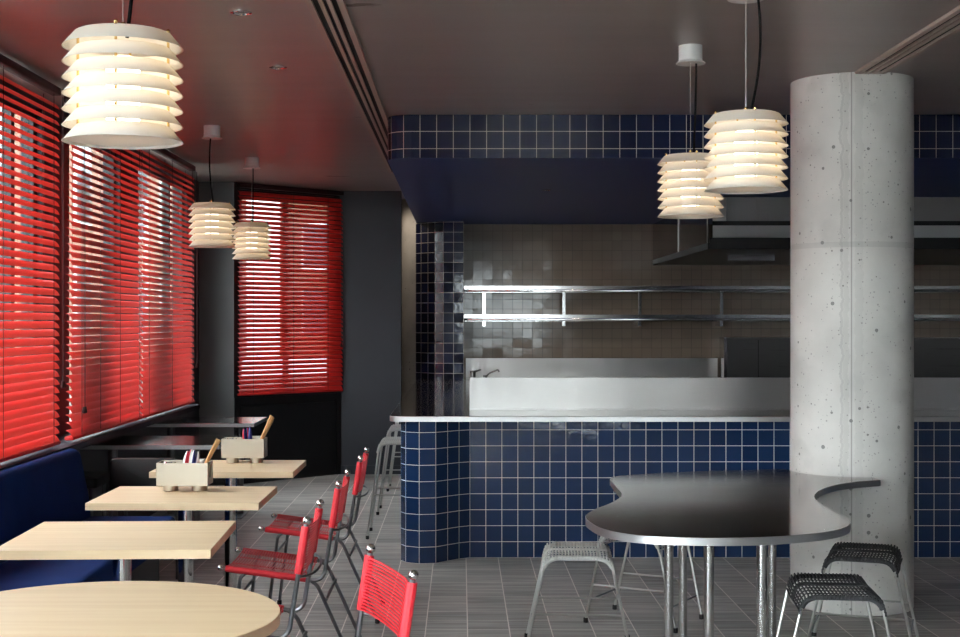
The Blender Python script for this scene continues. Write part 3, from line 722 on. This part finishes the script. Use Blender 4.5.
# ------------------------------------------------------------------ red corded chairs (faces local -x)
def make_chair():
    c = empty('corded_chair', (0, 0, 0), 0, '', 'chair', 'red corded chairs')
    HW = .225
    for sy in (-1, 1):
        y = sy*HW
        pts = fillet([(-.19, y, .460), (.226, y, .405), (.262, y, .63), (.288, y, .795)], [.05, .05], 8)
        MB().tube(pts, .0085, 10).build('side_tube', M['gunmetal'], c)
        MB().ball((-.196, y, .461), .0135).build('ball_finial', M['chrome'], c)
        MB().ball((.290, y, .806), .0145).build('ball_finial', M['chrome'], c)
        w = MB(); w.tube([(-.175, y, .458), (.155, y, .4157)], .0135, 10); w.build('seat_wrap', M['red_cord'], c)
        w = MB(); w.tube([(.2615, y, .628), (.2862, y, .787)], .0145, 10); w.build('back_wrap', M['red_cord'], c)
        pr = fillet([(.165, y, .414), (.2, y, .392), (.372, y*1.02, .014)], .03, 4)
        MB().tube(pr, .0078, 8).build('leg', M['gunmetal'], c)
        pf = fillet([(-.085, y, .444), (-.115, y, .425), (-.165, y*1.02, .014)], .03, 4)
        MB().tube(pf, .0078, 8).build('leg', M['gunmetal'], c)
        for x in (.372, -.165): MB().cyl((x, y*1.02), .012, 0, .022, 10, .002).build('rubber_foot', M['rubber'], c)
    for x, z in ((.237, .33), (-.134, .33)):
        MB().tube([(x, -HW, z), (x, HW, z)], .007, 7).build('stretcher', M['gunmetal'], c)
    hp = [(.259+.05*math.sin(PI*k/16)**.8, -HW*math.cos(PI*k/16), .618-.006*math.sin(PI*k/16)) for k in range(17)]
    MB().tube(hp, .0048, 8).build('back_hoop', M['gunmetal'], c)
    w = MB(); n = 29
    for i in range(n+1):
        t = i/n; x = -.17+.325*t; z = .4555-.0415*t
        w.tube([(x, -HW, z+.011), (x, -HW*.5, z+.002), (x, 0, z-.001), (x, HW*.5, z+.002), (x, HW, z+.011)], .0031, 5, cap=False)
    for yy in (-.075, .075):
        w.tube([(-.17, yy, .4557), (.155, yy, .4142)], .0024, 5)
    w.build('seat', M['red_cord'], c)
    w = MB(); n = 16
    for i in range(n+1):
        t = i/n; x = .2625+.0232*t; z = .634+.148*t
        w.tube([(x-.008, -HW, z), (x+.012, -HW*.55, z-.004), (x+.018, 0, z-.006), (x+.012, HW*.55, z-.004), (x-.008, HW, z)], .0030, 5, cap=False)
    w.build('backrest', M['red_cord'], c)
    return c
ch = make_chair()
spots = [((-.808, 4.93, 0), 0, 'red corded chair tucked under the wooden table nearest the round one'),
         ((-.792, 5.98, 0), 0, 'red corded chair beside the middle wooden table, its whole seat in view'),
         ((-.780, 7.06, 0), 0, 'red corded chair beside the wooden table farthest back, next to the dark floor'),
         ((-.471, 3.82, 0), math.radians(18.2), 'red corded chair turned with its brightly lit back to the viewer by the round table')]
for i, (l, rz, lb) in enumerate(spots):
    if i == 0: ch.location = l; ch['label'] = lb
    else: dup(ch, l, rz, lb)

# ------------------------------------------------------------------ wooden tables
WZ = .72
def pedestal(root, x, y):
    w = MB(); w.cyl((x, y), .033, .012, WZ-.038, 24); w.build('pedestal', M['chrome'], root)
    w = MB(); w.cyl((x, y), .21, 0, .012, 36, .004); w.build('base_plate', M['steel_dark'], root)
    w = MB(); w.box((x-.16, y-.16, WZ-.038), (x+.16, y+.16, WZ-.0301)); w.build('mounting_plate', M['gunmetal'], root)
for (y0, y1, lb) in ((4.62, 5.29, 'bare pale wood table with red lit edge, just behind the round table'),
                     (5.81, 6.40, 'pale wood table with the steel caddy that is closer to the viewer'),
                     (7.0, 7.60, 'pale wood table with the steel caddy that is farther back')):
    t = empty('wooden_table', (-1.2, (y0+y1)/2, 0), math.radians(2 if y0 < 5 else 0), lb, 'table', 'pale wood tables along the bench')
    hy = (y1-y0)/2
    w = MB(); o = [(-.36, -hy), (.36, -hy), (.36, hy), (-.36, hy)]; w.prism(o, WZ-.030, WZ, .0015); w.build('tabletop', M['wood'], t, smooth=20)
    pedestal(t, 0, 0)
t = empty('round_table', (-.94, 3.61, 0), 0, 'round pale wood table at the lower left edge of the picture', 'table')
w = MB(); w.prism([(.47*math.cos(2*PI*k/120), .47*math.sin(2*PI*k/120)) for k in range(120)], WZ-.030, WZ, .0015); w.build('tabletop', M['wood'], t)
pedestal(t, 0, 0)
for (y0, y1, xr, lb) in ((8.5, 9.2, -1.47, 'steel topped table under the window sill, the closer of two reflecting the red blinds'), (10.28, 10.97, -1.52, 'steel topped table under the window sill, the farther of two, in the dark corner')):
    t = empty('steel_table', (-1.9, (y0+y1)/2, 0), 0, lb, 'table', 'steel tables by the far windows')
    hy = (y1-y0)/2; a = -2.33+1.9; b_ = xr+1.9
    w = MB(); w.prism([(a, -hy), (b_, -hy), (b_, hy), (a, hy)], WZ-.026, WZ, .0015)
    for i in range(4): w.mi[i] = 1
    w.build('tabletop', [M['steel'], M['steel_rim']], t, smooth=20)
    for px in (-.30, .22):
        w = MB(); w.cyl((px, 0), .03, .01, WZ-.026, 20); w.build('pedestal', M['steel_dark'], t)
        w = MB(); w.rbox((px-.05, -.24, 0), (px+.05, .24, .012), .02); w.build('base_plate', M['steel_dark'], t)

# ------------------------------------------------------------------ bench
be = empty('banquette', (0, 0, 0), 0, 'blue velvet bench with backrest along the left windows', 'bench')
def sweep(prof, y0, y1, r, mat, name):
    n = 5; rings = []
    cx = sum(p[0] for p in prof)/len(prof); cz = sum(p[1] for p in prof)/len(prof)
    lv = [(y0, .95), (y0+r*.3, .985), (y0+r, 1), (y1-r, 1), (y1-r*.6, .99), (y1-r*.2, .96), (y1, .9)]
    for y, s in lv: rings.append([(cx+(x-cx)*s, y, cz+(z-cz)*s) for x, z in prof])
    return MB().loft(rings, flip=False).build(name, mat, be, smooth=50)
bp = [Vector((x, z, 0)) for x, z in ((-2.075, .40), (-2.075, .79), (-2.04, .815), (-2.0, .795), (-1.945, .52), (-1.94, .40))]
pr = fillet([Vector((-2.0, .40, 0))]+[bp[0], bp[1], bp[2], bp[3], bp[4], bp[5]]+[Vector((-2.0, .401, 0))], [.005, .02, .03, .04, .05, .005], 4)
sweep([(p.x, p.y) for p in pr][:-1], 2.3, 7.36, .05, M['velvet'], 'backrest')
pr = fillet([Vector(p) for p in ((-1.8, .33, 0), (-2.05, .33, 0), (-2.05, .45, 0), (-1.495, .45, 0), (-1.495, .33, 0), (-1.8, .3301, 0))], [.02, .02, .035, .02], 5)
sweep([(p.x, p.y) for p in pr][:-1], 2.3, 7.38, .05, M['velvet'], 'seat_cushion')
MB().box((-2.07, 2.35, 0), (-1.58, 7.33, .33)).build('plinth', M['black_panel'], be)
MB().box((-2.09, 2.35, .33), (-2.076, 7.33, .76)).build('back_board', M['black_panel'], be)

# dark furniture behind
dc = empty('upholstered_chair', (-1.81, 8.02, 0), 0, 'black upholstered chair seen from behind, in the shadow before the closer steel table', 'chair')
MB().rbox((-.19, -.06, .46), (.19, .0, .692), .03, 4, axis=1).build('backrest', M['black_leather'], dc)
MB().rbox((-.22, -.05, .39), (.22, .37, .46), .03, 3).build('seat', M['black_leather'], dc)
for sx in (-.19, .19):
    for yy in (-.02, .34): MB().cyl((sx, yy), .012, 0, .40, 8).build('leg', M['gunmetal'], dc)
ps = empty('padded_stool', (-2.13, 8.05, 0), 0, 'low black padded stool in the dark gap past the end of the blue bench', 'stool')
MB().rbox((-.18, -.18, .53), (.08, .18, .59), .03, 4).build('seat', M['black_leather'], ps)
for sx in (-.14, .04):
    for yy in (-.14, .14): MB().cyl((sx, yy), .012, 0, .53, 8).build('leg', M['gunmetal'], ps)

# ------------------------------------------------------------------ caddies
def make_caddy(loc, rz, label):
    c = empty('table_caddy', loc, rz, label, 'caddy', 'steel table caddies')
    Wc, Dc, H = .226, .135, .1; z0 = .029; t = .004
    w = MB(); w.box((0, 0, z0), (Wc, Dc, z0+t)); w.box((0, 0, z0+t), (Wc, t, z0+H)); w.box((0, Dc-t, z0+t), (Wc, Dc, z0+H))
    w.box((0, t, z0+t), (t, Dc-t, z0+H))
    # right end has a slot cut through it
    w.box((Wc-t, t, z0+t), (Wc, Dc-t, z0+.03)); w.box((Wc-t, t, z0+.03), (Wc, .04, z0+H)); w.box((Wc-t, Dc-.04, z0+.03), (Wc, Dc-t, z0+H)); w.box((Wc-t, .04, z0+H-.012), (Wc, Dc-.04, z0+H))
    w.build('box', M['caddy'], c, smooth=20)
    w = MB()
    for x in (.058, .116): w.box((x, t, z0+t), (x+.003, Dc-t, z0+H-.006))
    w.box((t, .065, z0+t), (.058, .068, z0+H-.01)); w.build('divider', M['caddy'], c, smooth=20)
    for x in (.05, .178):
        w = MB(); w.cyl((x, .067), .034, 0, z0, 28, .002); w.build('foot', M['caddy'], c)
    return c
def stick(p, q, r, label, group):
    d = Vector(q)-Vector(p)
    o = MB().tube([(0, 0, 0), tuple(d*.5), tuple(d)], [r*.75, r*.9, r], 7).build('chopstick', M['stick'], loc=p)
    return tag(o, label, 'chopstick', group)
def handle(p, q, mats, bulge, label, group):
    p = Vector(p); d = Vector(q)-p; n = 12
    side = Vector((bulge, 0, 0)); rr = []; pts = []
    for k in range(n+1):
        t = k/n; pts.append(tuple(d*t+side*math.sin(PI*t*.9))); rr.append(.004+.0085*math.sin(PI*min(1, max(0, (t-.1)/.9)))**.8)
    w = MB(); w.tube(pts, rr, 8)
    for i in range(len(w.f)): w.mi[i] = (i % 8)//4 if i < n*8 else 0
    o = w.build('cutlery_handle', mats, loc=p); return tag(o, label, 'cutlery', group)
for ci, (cx_, cy_, rows) in enumerate(((-1.343, 6.17, 'closer'), (-1.269, 7.41, 'farther'))):
    far = ci == 1
    where = 'the steel caddy on the %s wood table' % ('farthest' if far else 'middle')
    c = make_caddy((cx_, cy_, WZ), 0, ('brushed steel caddy on the farthest wood table, with a fan of chopsticks' if far else 'brushed steel caddy on the middle wood table, with a tall clump of striped handles'))
    z = WZ+.035
    ns = 5 if far else 3
    for k in range(ns):
        bx = cx_+.168+.002*(k % 2); by = cy_+.012+.0095*k
        tip = (bx+.098+.004*k, by+.004, WZ+.235-.004*k) if not far else (bx+.093+.006*(k % 3), by+.004, WZ+.255-.007*k)
        stick((bx, by, z+.002), tip, .0052, 'pale bamboo chopstick leaning right out of '+where, 'chopsticks in '+where)
    cols = [(M['handle_white'], M['handle_red']), (M['handle_red'], M['handle_white']), (M['handle_white'], M['handle_navy']), (M['handle_navy'], M['handle_white'])]
    if far: cols = [(M['handle_red'], M['handle_navy']), (M['handle_navy'], M['handle_red']), (M['handle_navy'], M['handle_navy'])]
    nm = ['red and white striped handle bowed left in ', 'red handle with white stripe upright in ', 'white handle with navy stripe in ', 'rightmost navy and white handle in ']
    if far: nm = ['red handle leaning left in ', 'navy and red handle upright in ', 'plain navy handle in ']
    for k, cc in enumerate(cols):
        hx = cx_+.129+.003*k; hy = cy_+.04+.012*(k % 2)
        if far: handle((hx+.008, hy, z), (hx-.016+.013*k, hy+.005, WZ+.18+.006*k), cc, -.004+.003*k, nm[k]+where, 'striped handles in '+where)
        else: handle((hx+.006, hy, z), (hx+.006+.009*k, hy+.006, WZ+.186-.006*abs(k-1.2)), cc, -.016+.007*k, nm[k]+where, 'striped handles in '+where)
    w = MB()
    o = MB().rbox((0, 0, 0), (.07, .064, .103), .004, 2).build('napkin_stack', M['paper'], loc=(cx_+.126, cy_+.064, WZ+.0335))
    tag(o, 'stack of white paper napkins in '+where, 'napkins')
    j = empty('shaker_jar', (cx_+.030, cy_+.10, WZ+.0335), 0, 'small steel lidded shaker in '+where, 'shaker')
    MB().cyl((0, 0), .02, 0, .07, 18, .002).build('body', M['handle_white'], j); MB().cyl((0, 0), .0205, .0702, .092, 18, .004).build('lid', M['chrome'], j)

# ------------------------------------------------------------------ light
wd = bpy.data.worlds.new('World'); sc.world = wd; wd.use_nodes = True
bg = wd.node_tree.nodes['Background']; bg.inputs[0].default_value = (.86, .93, 1.0, 1); bg.inputs[1].default_value = 32.0
def spot(name, loc, energy, size, color=(1, .86, .7), target=(0, 0, -1)):
    l = bpy.data.lights.new(name, 'SPOT'); l.energy = energy; l.spot_size = math.radians(size); l.spot_blend = .6; l.shadow_soft_size = .04; l.color = color
    o = bpy.data.objects.new(name, l); col.objects.link(o); o.location = loc
    o.rotation_euler = Vector(target).to_track_quat('-Z', 'Y').to_euler()
for x in (.9, 2.4): spot('added_kitchen_fill', (x, 12.6, SB-.03), 14, 120, target=(0, .5, -1))  # unseen fill lamps added to lift the taupe kitchen wall
spot('added_passage_fill', (-.9, 14.0, CZ-.03), 8, 130, target=(.3, .2, -1))  # unseen fill lamp added to brighten the rear concrete column

# ------------------------------------------------------------------ camera
cam = bpy.data.cameras.new('camera'); co = bpy.data.objects.new('camera', cam); col.objects.link(co)
co.location = (0, 0, 1.48); co.rotation_euler = (PI/2, 0, 0)
cam.sensor_width = 36; cam.lens = 36*1400/960; cam.shift_x = 19/960; cam.shift_y = 1.5/960; cam.clip_start = .05
sc.camera = co
sc.view_settings.view_transform = 'Standard'; sc.view_settings.look = 'None'; sc.view_settings.gamma = 1; sc.view_settings.exposure = .6
sc.view_settings.use_curve_mapping = False
sc.cycles.max_bounces = 10; sc.cycles.diffuse_bounces = 6; sc.cycles.glossy_bounces = 5; sc.cycles.transparent_max_bounces = 16
sc.cycles.sample_clamp_indirect = 6; sc.cycles.use_denoising = True
